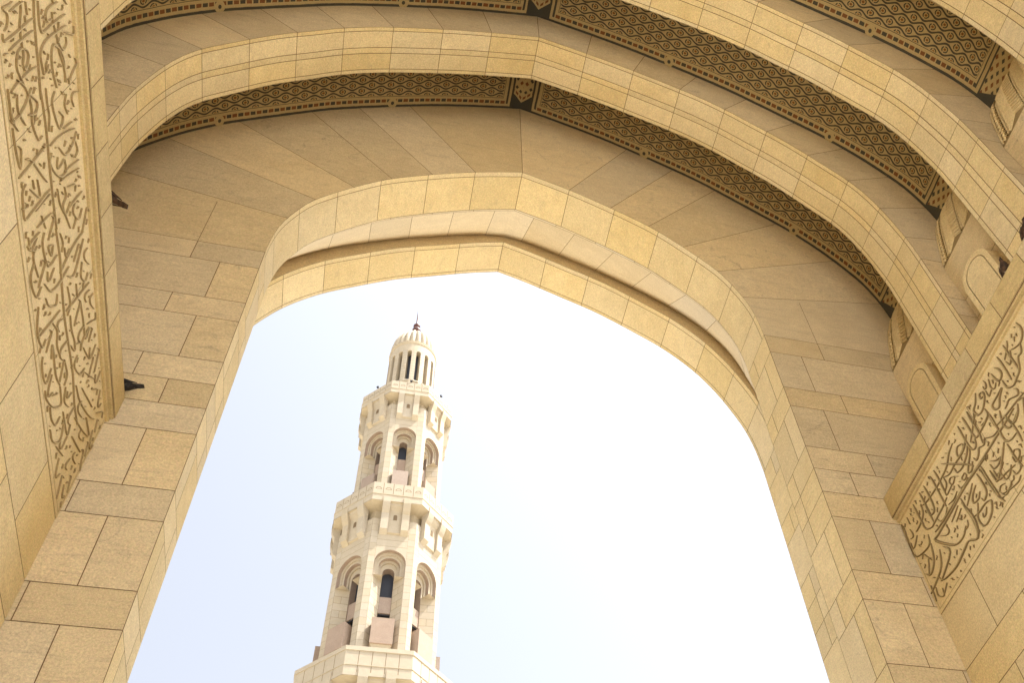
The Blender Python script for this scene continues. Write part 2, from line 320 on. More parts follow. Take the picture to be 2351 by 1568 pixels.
# ---- end wall with the great pointed opening
def rowblocks(mb, F, x0, x1, z0, z1, joints, mn, d=.012):
    xs = [x0] + [j for j in joints if x0 < j < x1] + [x1]
    g = GAP / 2
    for a, b in zip(xs, xs[1:]):
        mb.face([F(a + g, z0 + g), F(b - g, z0 + g), F(b - g, z1 - g), F(a + g, z1 - g)], mn, rb())

def end_wall(ys, yd, mn='wall'):
    """inner face at y = ys, stone thickness towards yd (+1 / -1)"""
    mb = MB()
    for sg in (1, -1):
        for z1, z0 in zip(COURSE, COURSE[1:]):
            tall = z1 - z0 > .9
            js = [5.68, 8.05] if (tall or abs(z1 - 13.27) < .01) else ([6.2] if abs(z1 - 12.65) > .01 else [7.0])
            rowblocks(mb, lambda x, z: (sg * x, ys, z), 5.0, 8.9, z0, z1, js, mn)
        # voussoir sectors fanning out from the arch
        up = [0., 1.25, 2.39, 3.46, 4.53, 5.67, 6.77, P1.La]
        near = [P1.at(u) for u in up]
        ang = [0, 28, 32.5, 36.5, 51, 63.5, 77, 90]
        far = []
        for (x, z), an in zip(near, ang):
            t = math.radians(an); dx, dz = math.sin(t), math.cos(t)
            k = min((8.9 - x) / dx if dx > 1e-6 else 99, (29. - z) / dz if dz > 1e-6 else 99); far.append((x + dx * k, z + dz * k))
        for i in range(len(up) - 1):
            n = 5; A = []
            for k in range(n + 1):
                u = up[i] + (up[i + 1] - up[i]) * k / n; A.append(Vector(P1.at(u)))
            f0, f1 = Vector(far[i]), Vector(far[i + 1])
            pts = [Vector(near[i])] + A[1:-1] + [Vector(near[i + 1]), f1]
            # corner of the rectangle between the two far points
            if abs(f0.y - 29) < .01 and abs(f1.x - 8.9) < .01: pts.append(Vector((8.9, 29.)))
            pts.append(f0)
            g = GAP / 2
            n0 = Vector((math.cos(math.radians(ang[i])), -math.sin(math.radians(ang[i])))) * g
            n1 = Vector((-math.cos(math.radians(ang[i + 1])), math.sin(math.radians(ang[i + 1])))) * g
            pts[0] = pts[0] + n0; pts[-1] = pts[-1] + n0
            k = n; pts[k] = pts[k] + n1; pts[k + 1] = pts[k + 1] + n1
            mb.face([(sg * p.x, ys, p.y) for p in pts], mn, rb())
            if i == 6:   # a short upright joint in the lowest sector
                mb.face([(sg * x, ys - yd * .002, z) for x, z in ((6.195, 17.61), (6.205, 17.61), (6.205, 19.27), (6.195, 19.27))], 'mortar')
        # mortar sheet
        yb = ys + yd * .012
        mb.face([(sg * 5., yb, ZG), (sg * 8.9, yb, ZG), (sg * 8.9, yb, 17.6), (sg * 5., yb, 17.6)], 'mortar')
        n = 30
        o = []
        for k in range(n + 1):
            x, z = P1.at(P1.La * k / n); t = math.atan2(x, z - 15.); dx, dz = math.sin(t), math.cos(t)
            kk = min((8.9 - x) / dx if dx > 1e-6 else 99, (29. - z) / dz if dz > 1e-6 else 99)
            o.append(((x, z), (x + dx * kk, z + dz * kk)))
        o[-1] = ((5., 17.6), (8.9, 17.6))
        for (a, b), (c, d) in zip(o, o[1:]):
            pts = [a, b, d, c]
            if abs(b[1] - 29) < .01 and abs(d[0] - 8.9) < .01: pts = [a, b, (8.9, 29.), d, c]
            mb.face([(sg * p[0], yb, p[1]) for p in pts], 'mortar')
    return mb
end_wall(YW, 1).build('end_wall', hall)

def jamb_cols(S, mb, z_hi=17.6):
    pass
# inner arch soffit + jambs
mb = MB()
step = 1.25
us = [x for x in cuts(P1.La, step)]
soffit(mb, SP(P1), us, [YW, YW + .12, Y2], 'stone')
for sg in (1, -1):
    for z1, z0 in zip(COURSE, COURSE[1:]):
        tall = z1 - z0 > .9
        js = [YW + .36] if tall else [YW + .68]
        rowblocks(mb, lambda y, z: (sg * 5.0, y, z), YW, Y2, z0, z1, js, 'stone')
    mb.face([(sg * 5.012, YW, ZG), (sg * 5.012, Y2, ZG), (sg * 5.012, Y2, 17.6), (sg * 5.012, YW, 17.6)], 'mortar')
mb.build('arch_soffit', hall)

# splayed recess between the two arches, and the step down to the outer arch
mb = MB()
Lm = (P1.La + P3.La) / 2
TAB = []
for i in range(401):               # where each joint of the inner arch meets the outer one
    t_ = i / 400; xt = P1.at(t_ * P1.La)[0] * (1 + .252 * t_ ** 2.5); lo_, hi_ = 0., P3.La
    for _ in range(40):
        md = (lo_ + hi_) / 2
        if P3.at(md)[0] < xt: lo_ = md
        else: hi_ = md
    TAB.append(lo_)
TAB = [0.] + [TAB[i] * (1 - (i / 400) ** 12) + P3.La * (i / 400) ** 12 for i in range(1, 401)]
def SR(u, v, d):
    t = u / Lm; k = (v - Y2) / (Y4 - Y2)
    at_ = min(1., abs(t)) * 400; i_ = min(399, int(at_)); s3 = TAB[i_] + (TAB[i_ + 1] - TAB[i_]) * (at_ - i_)
    a = P1.at(t * P1.La, d); b = P3.at(s3 if t >= 0 else -s3, d)
    q = k
    return (a[0] * (1 - q) + b[0] * q, v, a[1] * (1 - q) + b[1] * q)
vs = [Y2, Y2 + .09, Y4]
for a, b in zip(vs, vs[1:]):
    us = cuts(Lm, 1.3, 0. if a == Y2 else .62)
    for i in range(len(us) - 1):
        n = 6; m = 4; g = GAP / 2
        mb.grid([[SR(us[i] + g + (us[i + 1] - us[i] - 2 * g) * k / n, a + g + (b - a - 2 * g) * l / m, 0.) for l in range(m + 1)] for k in range(n + 1)], 'reveal', rb())
n = 60
mb.grid([[SR(-Lm + 2 * Lm * k / n, Y2 + (Y4 - Y2) * l / 5, .012) for l in range(6)] for k in range(n + 1)], 'mortar')
mb.grid([[(P3.at(P3.La * (-1 + 2 * k / 80), .02)[0], Y4 - .002, P3.at(P3.La * (-1 + 2 * k / 80), .02)[1]), (P5.at(P5.La * (-1 + 2 * k / 80))[0], Y4 - .002, P5.at(P5.La * (-1 + 2 * k / 80))[1])] for k in range(81)], 'wall', smooth=False)
for sg in (1, -1):
    for z1, z0 in zip(COURSE, COURSE[1:]):
        tall = z1 - z0 > .9
        F = lambda w, z: (sg * (5. + 1.25 * w), Y2 + (Y4 - Y2) * w, z)
        g = .003
        xs = [0., .10, 1.] if tall else [0., .55, 1.]
        for a, b in zip(xs, xs[1:]):
            if tall and b == .10: a, b = 0., .10
            mb.face([F(a + g, z0 + .005), F(b - g, z0 + .005), F(b - g, z1 - .005), F(a + g, z1 - .005)], 'stone', rb())
    F = lambda w, z: (sg * (5.01 + 1.25 * w), Y2 + .01 + (Y4 - Y2) * w, z)
    mb.face([F(0, ZG), F(1, ZG), F(1, 17.6), F(0, 17.6)], 'mortar')
mb.build('arch_recess', hall)

# outer arch
mb = MB()
soffit(mb, SP(P5), cuts(P5.La, 1.27), [Y4, Y4 + .12, Y5 - .09, Y5], 'stone')
for sg in (1, -1):
    for z1, z0 in zip(COURSE, COURSE[1:]):
        rowblocks(mb, lambda y, z: (sg * 6.25, y, z), Y4, Y5, z0, z1, [Y4 + .45] if z1 - z0 < .9 else [], 'stone')
    mb.face([(sg * 6.262, Y4, ZG), (sg * 6.262, Y5, ZG), (sg * 6.262, Y5, 17.6), (sg * 6.262, Y4, 17.6)], 'mortar')
mb.build('outer_arch', hall)

# outer facade plane with its opening, roof and outer side walls (close the building so that light only enters through the arches)
def facade(y, P, mn='wall'):
    mb = MB()
    n = 40; XO, ZT = 15., 33.
    for sg in (1, -1):
        mb.face([(sg * P.half[-1].x, y, ZG), (sg * XO, y, ZG), (sg * XO, y, 17.6), (sg * P.half[-1].x, y, 17.6)], mn)
        pr = None
        for k in range(n + 1):
            x, z = P.at(P.La * k / n); t = math.atan2(x, z - 17.6 + .001) if k < n else PI / 2
            if k == n: q = (XO, 17.6)
            else:
                dx, dz = math.sin(t), math.cos(t)
                kk = min((XO - x) / dx if dx > 1e-6 else 99, (ZT - z) / dz); q = (x + dx * kk, z + dz * kk)
            if pr:
                a, b = pr; pts = [a, b, q, (x, z)]
                if abs(b[1] - ZT) < .01 and abs(q[0] - XO) < .01 and abs(b[0] - XO) > .01: pts = [a, b, (XO, ZT), q, (x, z)]
                mb.face([(sg * p[0], y, p[1]) for p in pts], mn)
            pr = ((x, z), q)
    return mb
facade(Y5, P5).build('facade', hall)

NRIB = 4
YR0 = YW - PITCH * NRIB              # rear wall inner face
mb = end_wall(YR0, -1)
mb.build('end_wall', hall)
mb = MB(); soffit(mb, SP(P1), cuts(P1.La, 1.25), [YR0 - 2.4, YR0 - 1.2, YR0], 'stone')
for sg in (1, -1): mb.face([(sg * 5., YR0 - 2.4, ZG), (sg * 5., YR0, ZG), (sg * 5., YR0, 17.6), (sg * 5., YR0 - 2.4, 17.6)], 'stone')
mb.build('arch_soffit', hall)
facade(YR0 - 2.4, P1).build('facade', hall)
mb = MB()
yb, yf = YR0 - 2.4, Y5
mb.face([(-15, yb, 33), (15, yb, 33), (15, yf, 33), (-15, yf, 33)], 'wall')
for sg in (1, -1): mb.face([(sg * 15, yb, ZG), (sg * 15, yf, ZG), (sg * 15, yf, 33), (sg * 15, yb, 33)], 'wall')
mb.build('roof', hall)

# ---- transverse arches (ribs)
def side(u, d, y):
    x, z = PR.at(u); h = max(0., (z - 17.2) / 8.8)
    return (x * (1 + .30 * d), y, z + 2.4 * d * h ** .7)
def rib(y0, y1):
    mb = MB()
    vs = [y0 + (y1 - y0) * k for k in (0, .085, .44, .565, .915, 1)]
    us = cuts(PR.La, 1.27)
    soffit(mb, SP(PR), us, vs, 'stone')
    # straight legs down to the ledge
    for sg in (1, -1):
        zs = [17.2, 15.95, 14.7, 13.4, 12.65]
        for z1, z0 in zip(zs, zs[1:]):
            rowblocks(mb, lambda y, z: (sg * 7.33, y, z), y0, y1, z0, z1, vs[1:-1], 'stone')
        mb.face([(sg * 7.342, y0, 12.65), (sg * 7.342, y1, 12.65), (sg * 7.342, y1, 17.2), (sg * 7.342, y0, 17.2)], 'mortar')
    for y in (y0, y1):
        yy = y + (.012 if y == y0 else -.012)
        for i in range(len(us) - 1):
            n = 5; g = GAP / 2; a, b = us[i] + g, us[i + 1] - g
            mb.grid([[side(a + (b - a) * k / n, d, y) for d in (0., 1.)] for k in range(n + 1)], 'wall', rb(), smooth=False)
        n = 60
        mb.grid([[side(PR.La * (-1 + 2 * k / n), d, yy) for d in (0., 1.)] for k in range(n + 1)], 'mortar', smooth=False)
        for sg in (1, -1):
            zs = [17.2, 15.73, 15.12, 13.89, 12.65]
            for z1, z0 in zip(zs, zs[1:]): rowblocks(mb, lambda x, z: (sg * x, y, z), 7.33, 9.2, z0, z1, [], 'wall')
            mb.face([(sg * 7.33, yy, 12.65), (sg * 9.2, yy, 12.65), (sg * 9.2, yy, 17.2), (sg * 7.33, yy, 17.2)], 'mortar')
    return mb
for k in range(NRIB):
    y1 = 8.566 - PITCH * k
    rib(y1 - RT, y1).build('transverse_arch', hall)

# ---- bays between the ribs: mosaic vault, carved cove, recessed wall, arch-headed panel
def bay(y0, y1, k):
    w = y1 - y0
    mb = MB(); n = 96
    vj = [y0, (y0 + y1) / 2, y1]
    us = [PT.La * (-1 + 2 * i / n) for i in range(n + 1)]
    us = sorted(set([u for u in us]))
    # pattern is laid out with v = 0 on the far side of the bay
    mb.grid([[(*((PT.at(u)[0], v, PT.at(u)[1])),) for v in vj] for u in us], 'tile', None,
            [[(u, y1 - v) for v in vj] for u in us], True)
    mb.build('mosaic_vault', hall)
    for sg in (1, -1):
        mb = MB()
        P = [Vector(p) for p in COVE]
        mb.grid([[(sg * p.x, v, p.y) for v in (y0, y1)] for p in P], 'relief_shade', (.5, .3, .5), smooth=False)  # ground coloured dark to stand for occlusion between the chevrons
        # raised chevrons
        L = [0.]
        for a, b in zip(P, P[1:]): L.append(L[-1] + (b - a).length)
        def cv(s, d):
            s = max(0., min(L[-1] - 1e-4, s)); i = 0
            while L[i + 1] < s: i += 1
            p = P[i].lerp(P[i + 1], (s - L[i]) / (L[i + 1] - L[i])); t = (P[i + 1] - P[i]).normalized()
            return p.x - t.y * d, p.y + t.x * d
        def bar(s0, y_0, s1, y_1, wd=.022, h=.03):
            ns = 4
            dv = Vector((s1 - s0, y_1 - y_0)).normalized(); nv = Vector((-dv.y, dv.x)) * wd
            rows = []
            for i in range(ns + 1):
                c = Vector((s0 + (s1 - s0) * i / ns, y_0 + (y_1 - y_0) * i / ns)); row = []
                for off, d in ((-1.3, -.002), (-.8, h), (.8, h), (1.3, -.002)):
                    q = c + nv * off; x, z = cv(q.x, d); row.append((sg * x, min(y1, max(y0, q.y)), z))
                rows.append(row)
            mb.grid(rows, 'stone', (.8, .2, .6), smooth=False)
        ym = (y0 + y1) / 2
        for i in range(15):
            s = .06 + i * .135
            e = min(s + .26, 2.33)
            bar(s, y0 + .80 * w, e, y0 + .62 * w, .017, .04); bar(e, y0 + .62 * w, s, y0 + .44 * w, .017, .04)
            bar(s, y0 + .40 * w, e, y0 + .22 * w, .017, .04); bar(e, y0 + .22 * w, s, y0 + .04 * w, .017, .04)
        for yy in (.42, .83, .975): bar(.05, y0 + yy * w, 2.32, y0 + yy * w, .012, .03)
        for i in range(13):
            s = .1 + i * .17
            bar(s, y0 + .86 * w, s + .08, y0 + .90 * w, .018); bar(s + .08, y0 + .90 * w, s, y0 + .94 * w, .018)
        mb.face([(sg * 7.78, y0, 16.90), (sg * 7.78, y1, 16.90), (sg * 7.78, y1, 16.96), (sg * 7.78, y0, 16.96)], 'mortar')
        mb.build('carved_cove', hall)
        mb = MB()
        zs = [16.92, 15.73, 15.12, 13.89, 12.65]
        for z1, z0 in zip(zs, zs[1:]):
            rowblocks(mb, lambda y, z: (sg * 7.72, y, z), y0, y1, z0, z1, [y0 + w * .5] if z1 - z0 < .9 else [], 'wall')
        mb.face([(sg * 7.732, y0, 12.65), (sg * 7.732, y1, 12.65), (sg * 7.732, y1, 16.92), (sg * 7.732, y0, 16.92)], 'mortar')
        mb.build('recess_wall', hall)
        # arch-headed raised panel
        mb = MB(); yc = ym; hw = .42; zt = 15.42
        def outl(r, lift=0.):
            pts = [(yc + r, 12.65)]
            for i in range(13):
                a = PI * i / 12; pts.append((yc + r * math.cos(a), zt + r * 1.05 * math.sin(a)))
            pts.append((yc - r, 12.65)); return pts
        A, B, D = outl(hw), outl(hw - .11), outl(hw - .125)
        X = 7.46
        for i in range(len(A) - 1):
            mb.face([(sg * 7.72, *A[i]), (sg * 7.72, *A[i + 1]), (sg * X, *A[i + 1]), (sg * X, *A[i])], 'stone', (.6, .3, .5), smooth=True)
            mb.face([(sg * X, *A[i]), (sg * X, *A[i + 1]), (sg * X, *B[i + 1]), (sg * X, *B[i])], 'stone', (.6, .3, .5))
            mb.face([(sg * (X + .015), *B[i]), (sg * (X + .015), *B[i + 1]), (sg * (X + .015), *D[i + 1]), (sg * (X + .015), *D[i])], 'mortar')
        mb.face([(sg * X, *p) for p in D], 'stone', (.5, .3, .4))
        mb.build('arched_panel', hall)
for k in range(NRIB + 1):
    y1 = YW if k == 0 else 8.566 - PITCH * k + PITCH - RT
    y0 = (8.566 - PITCH * k) if k < NRIB else YR0
    bay(y0, y1, k)

# ---- side walls, friezes, mouldings, ledges
YB = YR0
for sg in (1, -1):
    mb = MB()
    for z1, z0 in zip(COURSE, COURSE[1:]):
        if z1 > 10.2: continue
        tall = z1 - z0 > .9
        y = 10.; js = []
        ph = .98 if tall else 1.7
        y = 10. - ph
        while y > YB: js.append(y); y -= 1.6
        rowblocks(mb, lambda y, z: (sg * 6.26, y, z), YB, 10., z0, min(z1, 10.0) if z1 > 10 else z1, sorted(js), 'stone')
    mb.face([(sg * 6.272, YB, ZG), (sg * 6.272, 10., ZG), (sg * 6.272, 10., 10.02), (sg * 6.272, YB, 10.02)], 'mortar')
    mb.build('side_wall', hall)
    # frieze slab
    mb = MB()
    js = []; y = 10. - 2.5
    while y > YB: js.append(y); y -= 2.48
    g = .004
    ys = sorted([YB] + js + [10.])
    for a, b in zip(ys, ys[1:]):
        mb.face([(sg * 6.25, a + g, 10.01), (sg * 6.25, b - g, 10.01), (sg * 6.25, b - g, 12.06), (sg * 6.25, a + g, 12.06)], 'stone', (.75, .1, .5))
    mb.face([(sg * 6.262, YB, 10.), (sg * 6.262, 10., 10.), (sg * 6.262, 10., 12.06), (sg * 6.262, YB, 12.06)], 'mortar')
    mb.face([(sg * 6.262, YB, 10.01), (sg * 6.262, 10., 10.01), (sg * 6.25, 10., 10.01), (sg * 6.25, YB, 10.01)], 'stone')
    # thin incised frame line
    for z in (10.07,):
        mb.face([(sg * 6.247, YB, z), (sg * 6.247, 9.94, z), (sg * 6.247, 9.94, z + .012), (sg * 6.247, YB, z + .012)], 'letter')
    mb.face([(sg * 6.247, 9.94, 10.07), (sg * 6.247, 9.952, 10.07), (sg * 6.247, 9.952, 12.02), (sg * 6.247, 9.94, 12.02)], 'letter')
    fr = mb.build('calligraphy_frieze', hall)
    # lettering
    mb = MB()
    def parse(t):
        n = [int(k) for k in t.split()]; return [Vector((n[i] / 100, max(10.12, n[i + 1] / 100 + 10))) for i in range(0, len(n), 2)]
    def ribbon(pts, w0, shift):
        P = catmull(pts, 4) if len(pts) > 2 else [pts[0].lerp(pts[1], k / 3) for k in range(4)]
        L = [0.]
        for a, b in zip(P, P[1:]): L.append(L[-1] + (b - a).length)
        if L[-1] < .02: return
        rows = []
        for i, p in enumerate(P):
            t = (P[min(i + 1, len(P) - 1)] - P[max(i - 1, 0)]).normalized(); nrm = Vector((-t.y, t.x))
            ang = math.atan2(t.y, t.x)
            w = w0 * (.45 + .55 * abs(math.sin(ang - .5)))
            e = min(L[i], L[-1] - L[i]) / max(.12, .12 * L[-1]); w *= .3 + .7 * min(1., e)
            c = p + Vector((shift, 0)); row = []
            for off, h in ((-1.25, 0.), (-.5, .022), (.5, .022), (1.25, 0.)):
                q = c + nrm * (w * off); row.append((sg * (6.249 - h), min(q.x, 9.985), min(12.05, max(10.03, q.y))))
            rows.append(row)
        for c0, mn in (((0, 'letter_shade'), (1, 'letter'), (2, 'letter_shade')) if sg == 1 else ((0, 'relief_shade'), (1, 'letter_left'), (2, 'relief_shade'))):  # side strips get the painted shade colour, tops the lighter tone
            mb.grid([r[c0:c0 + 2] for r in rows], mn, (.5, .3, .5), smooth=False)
        for r in (rows[0], rows[-1]): mb.face(r, 'letter_shade' if sg == 1 else 'relief_shade')
    strokes = [q for q in (parse(t) for t in (STROKES_R if sg == 1 else STROKES_L).split(';')) if max(p.y for p in q) > 10.2]
    dots = parse(DOTS_R if sg == 1 else DOTS_L)
    lo = min(p.x for s in strokes for p in s)
    span = 10. - lo
    # the small vowel signs that fill the ground between the letters
    pts_ = [p for s in strokes for p in catmull(s, 3)] + dots
    rnd = random.Random(5 + sg); free = []
    extra = []
    for _ in range(1500):          # lesser letters in the open ground
        q = Vector((rnd.uniform(lo, 9.86), rnd.uniform(10.17, 11.92)))
        if min((q - p).length for p in pts_) < .115: continue
        an = rnd.choice((.9, 1.1, 2.2, 2.0)) + rnd.uniform(-.15, .15); u_ = Vector((math.cos(an), math.sin(an))); v_ = Vector((-u_.y, u_.x)) * rnd.choice((-1, 1))
        ln = rnd.uniform(.10, .19)
        st = [q - u_ * ln, q, q + u_ * ln * .8, q + u_ * ln * .75 + v_ * ln * .5] if rnd.random() < .55 else [q + u_ * ln * .8 - v_ * .06, q - u_ * ln * .3, q - u_ * ln * .5 + v_ * ln * .45, q + u_ * ln * .1 + v_ * ln * .85]
        extra.append(st); pts_ += catmull(st, 3)
    strokes = strokes + extra
    for _ in range(2600):
        q = Vector((rnd.uniform(lo, 9.93), rnd.uniform(10.12, 11.97)))
        if min((q - p).length for p in pts_) > .085 and all((q - p).length > .16 for p in free): free.append(q)
    dots = dots + free
    for rep in range(3):
        sh = -rep * (span + .05)
        for s in strokes:
            wl = sum((b - a).length for a, b in zip(s, s[1:]))
            ribbon(s, (.014 if wl < .5 else .0195 if wl < 2.0 else .027) * (1. if sg == 1 else .80), sh)
        for i, d in enumerate(dots):
            a = .6 + (i % 3) * .5; q = .027
            a += (i * 7 % 5) * .25; q = .022 + .004 * (i * 3 % 5)
            u_ = Vector((math.cos(a), math.sin(a))); v_ = Vector((-u_.y, u_.x))
            s_ = [d + u_ * q * 1.3 - v_ * q * .5, d + u_ * q * .6 + v_ * q * .4, d, d - u_ * q * 1.1 + v_ * q * (.9 if i % 2 else -.3)] if i % 3 else [d + u_ * q * .6, d, d - u_ * q * .6]
            ribbon(s_, .0125 if i % 3 else .020, sh)
    lt = mb.build('lettering', fr)
    # moulding and fascia
    mb = MB()
    prof = [(6.25, 12.05), (6.215, 12.055), (6.20, 12.08), (6.215, 12.105), (6.225, 12.115), (6.225, 12.12), (6.17, 12.125), (6.155, 12.14), (6.165, 12.155), (6.19, 12.16)]
    ys = [YB + (10. - YB) * i / 6 for i in range(7)]
    mb.grid([[(sg * x, y, z) for y in ys] for x, z in prof], 'mould', (.5, .2, .6), smooth=False)
    mb.build('moulding', hall)
    mb = MB()
    js = []; y = 8.49
    while y > YB: js.append(y); y -= .83
    rowblocks(mb, lambda y, z: (sg * 6.14, y, z), YB, 10., 12.17, 12.65, sorted(js), 'mould')
    mb.face([(sg * 6.15, YB, 12.15), (sg * 6.15, 10., 12.15), (sg * 6.15, 10., 12.65), (sg * 6.15, YB, 12.65)], 'mortar')
    mb.face([(sg * 6.19, YB, 12.16), (sg * 6.19, 10., 12.16), (sg * 6.14, 10., 12.17), (sg * 6.14, YB, 12.17)], 'mould')
    mb.face([(sg * 6.14, YB, 12.65), (sg * 6.14, 10., 12.65), (sg * 8.9, 10., 12.65), (sg * 8.9, YB, 12.65)], 'mould', (.3, .9, .4))
    mb.build('ledge', hall)

# ---- pigeons on the ledges
def pigeon(name, x, y, z, rz, label, tilt=0., fm='bird', sc=1.):
    e = empty(name, (x, y, z + ZO), label, 'pigeon', 'pigeons on the ledges'); e.rotation_euler = (0, 0, rz)
    mb = MB()
    rings = [(-.36, .035, .012, .050), (-.30, .045, .014, .058), (-.22, .040, .022, .075), (-.16, .055, .045, .092), (-.08, .078, .072, .105), (0, .088, .086, .112), (.07, .082, .088, .122), (.12, .060, .072, .142),
             (.145, .042, .055, .172), (.155, .034, .040, .205), (.165, .034, .036, .235), (.185, .030, .030, .250), (.21, .014, .014, .247), (.235, .004, .004, .238)]
    ct, st = math.cos(tilt), math.sin(tilt)
    P = []
    for (cx, ry, rzz, cz) in rings:
        row = []
        for i in range(13):
            a = 2 * PI * i / 12; px, py, pz = cx, ry * math.cos(a), cz + rzz * math.sin(a)
            px, pz = px * ct - (pz - .1) * st, .1 + px * st + (pz - .1) * ct
            row.append((px * sc, py * sc, pz * sc))
        P.append(row)
    mb.grid(P, fm); mb.face(P[0][:-1], fm); mb.face(P[-1][:-1], fm)
    o = mb.build('body', None, 0); o.parent = e
    mb = MB()
    for sg in (1, -1):
        W = [(.08, .085, .14), (.0, .1, .15), (-.12, .085, .12), (-.27, .04, .075), (-.12, .075, .075), (0, .092, .09)]
        W = [(a * ct - (c - .1) * st, b_, .1 + a * st + (c - .1) * ct) for a, b_, c in W]
        mb.prism([(a * sc, sg * b_ * sc, c * sc) for a, b_, c in W], [(a * sc, sg * (b_ + .012) * sc, c * sc) for a, b_, c in W], fm)
    o = mb.build('wing', None, 0); o.parent = e
    mb = MB()
    for sg in (1, -1):
        mb.prism([(.0 + .006 * math.cos(2 * PI * i / 6), sg * .03 + .006 * math.sin(2 * PI * i / 6), 0) for i in range(6)], [(.0 + .008 * math.cos(2 * PI * i / 6), sg * .03 + .008 * math.sin(2 * PI * i / 6), .06) for i in range(6)], 'pink')
        for a in (-.5, 0, .5): mb.box((.02 * math.cos(a), sg * .03 + .02 * math.sin(a), .004), (.035, .006, .006), 'pink', a)
    o = mb.build('legs', None, 0); o.parent = e
    return e
pigeon('pigeon', -6.25, 9.86, 12.65, PI - .15, 'black pigeon with its dark tail jutting over the left ledge near the end wall corner', -.12)
pigeon('pigeon', -6.30, 6.80, 12.65, PI + .2, 'brown pigeon perched on the left ledge just below the foot of the mosaic band', .12, 'bird2')
pigeon('pigeon', 6.19, 5.50, 12.67, -2.2, 'dark brown pigeon on the right ledge in front of the arch-headed panel', .35, 'bird2', .8)
pigeon('pigeon', 6.19, 4.86, 12.67, -1.9, 'dark pigeon cut by the right edge of the photo beside the rib', .3, 'bird2', .8)

# ------------------------------------------------------------------ minaret
MX, MY = 1.11 - 2.272, 54.
tower = empty('minaret', (MX, MY, 0), 'slender pale stone minaret with stacked balconies, fluted dome and spire, seen through the arch', 'minaret')
def octp(a, z, n=8, rot=PI / 8):
    R = a / math.cos(PI / n)
    return [(MX + R * math.cos(rot + 2 * PI * i / n), MY + R * math.sin(rot + 2 * PI * i / n), z) for i in range(n)]
def tb(mb, name): return mb.build(name, tower)
def fr8(k):
    """frame of face k: outward normal n, tangent t (to the right seen from outside)"""
    a = -PI / 2 + k * PI / 4; return Vector((math.cos(a), math.sin(a), 0)), Vector((-math.sin(a), math.cos(a), 0))
def fp(k, x, d, z):          # x along the face, d distance from axis
    n, t = fr8(k); return (MX + n.x * d + t.x * x, MY + n.y * d + t.y * x, z)

def tblocks(mb, F, x0, x1, z0, z1, h=.62, w=.9, ph=0):
    g = .007; z = z1; r = ph
    while z > z0 + .05:
        zz = max(z0, z - h); xs = [x0]; x = x0 + (w * .5 if r % 2 else w)
        while x < x1 - .2: xs.append(x); x += w
        xs.append(x1)
        for a, b in zip(xs, xs[1:]): mb.face([F(a + g, zz + g), F(b - g, zz + g), F(b - g, z - g), F(a + g, z - g)], 'tower', rb())
        z = zz; r += 1
    mb.face([F(x0, z0, .02), F(x1, z0, .02), F(x1, z1, .02), F(x0, z1, .02)], 'tmortar')

def arch_pts(hw, zs, n=16, k=1.12):
    """pointed-round arch from right springing over to the left"""
    out = []
    for i in range(n + 1):
        a = PI * i / n; x = hw * math.cos(a); z = zs + hw * k * math.sin(a) ** .92 + .06 * hw * (1 - abs(math.cos(a)))
        out.append((x, z))
    return out

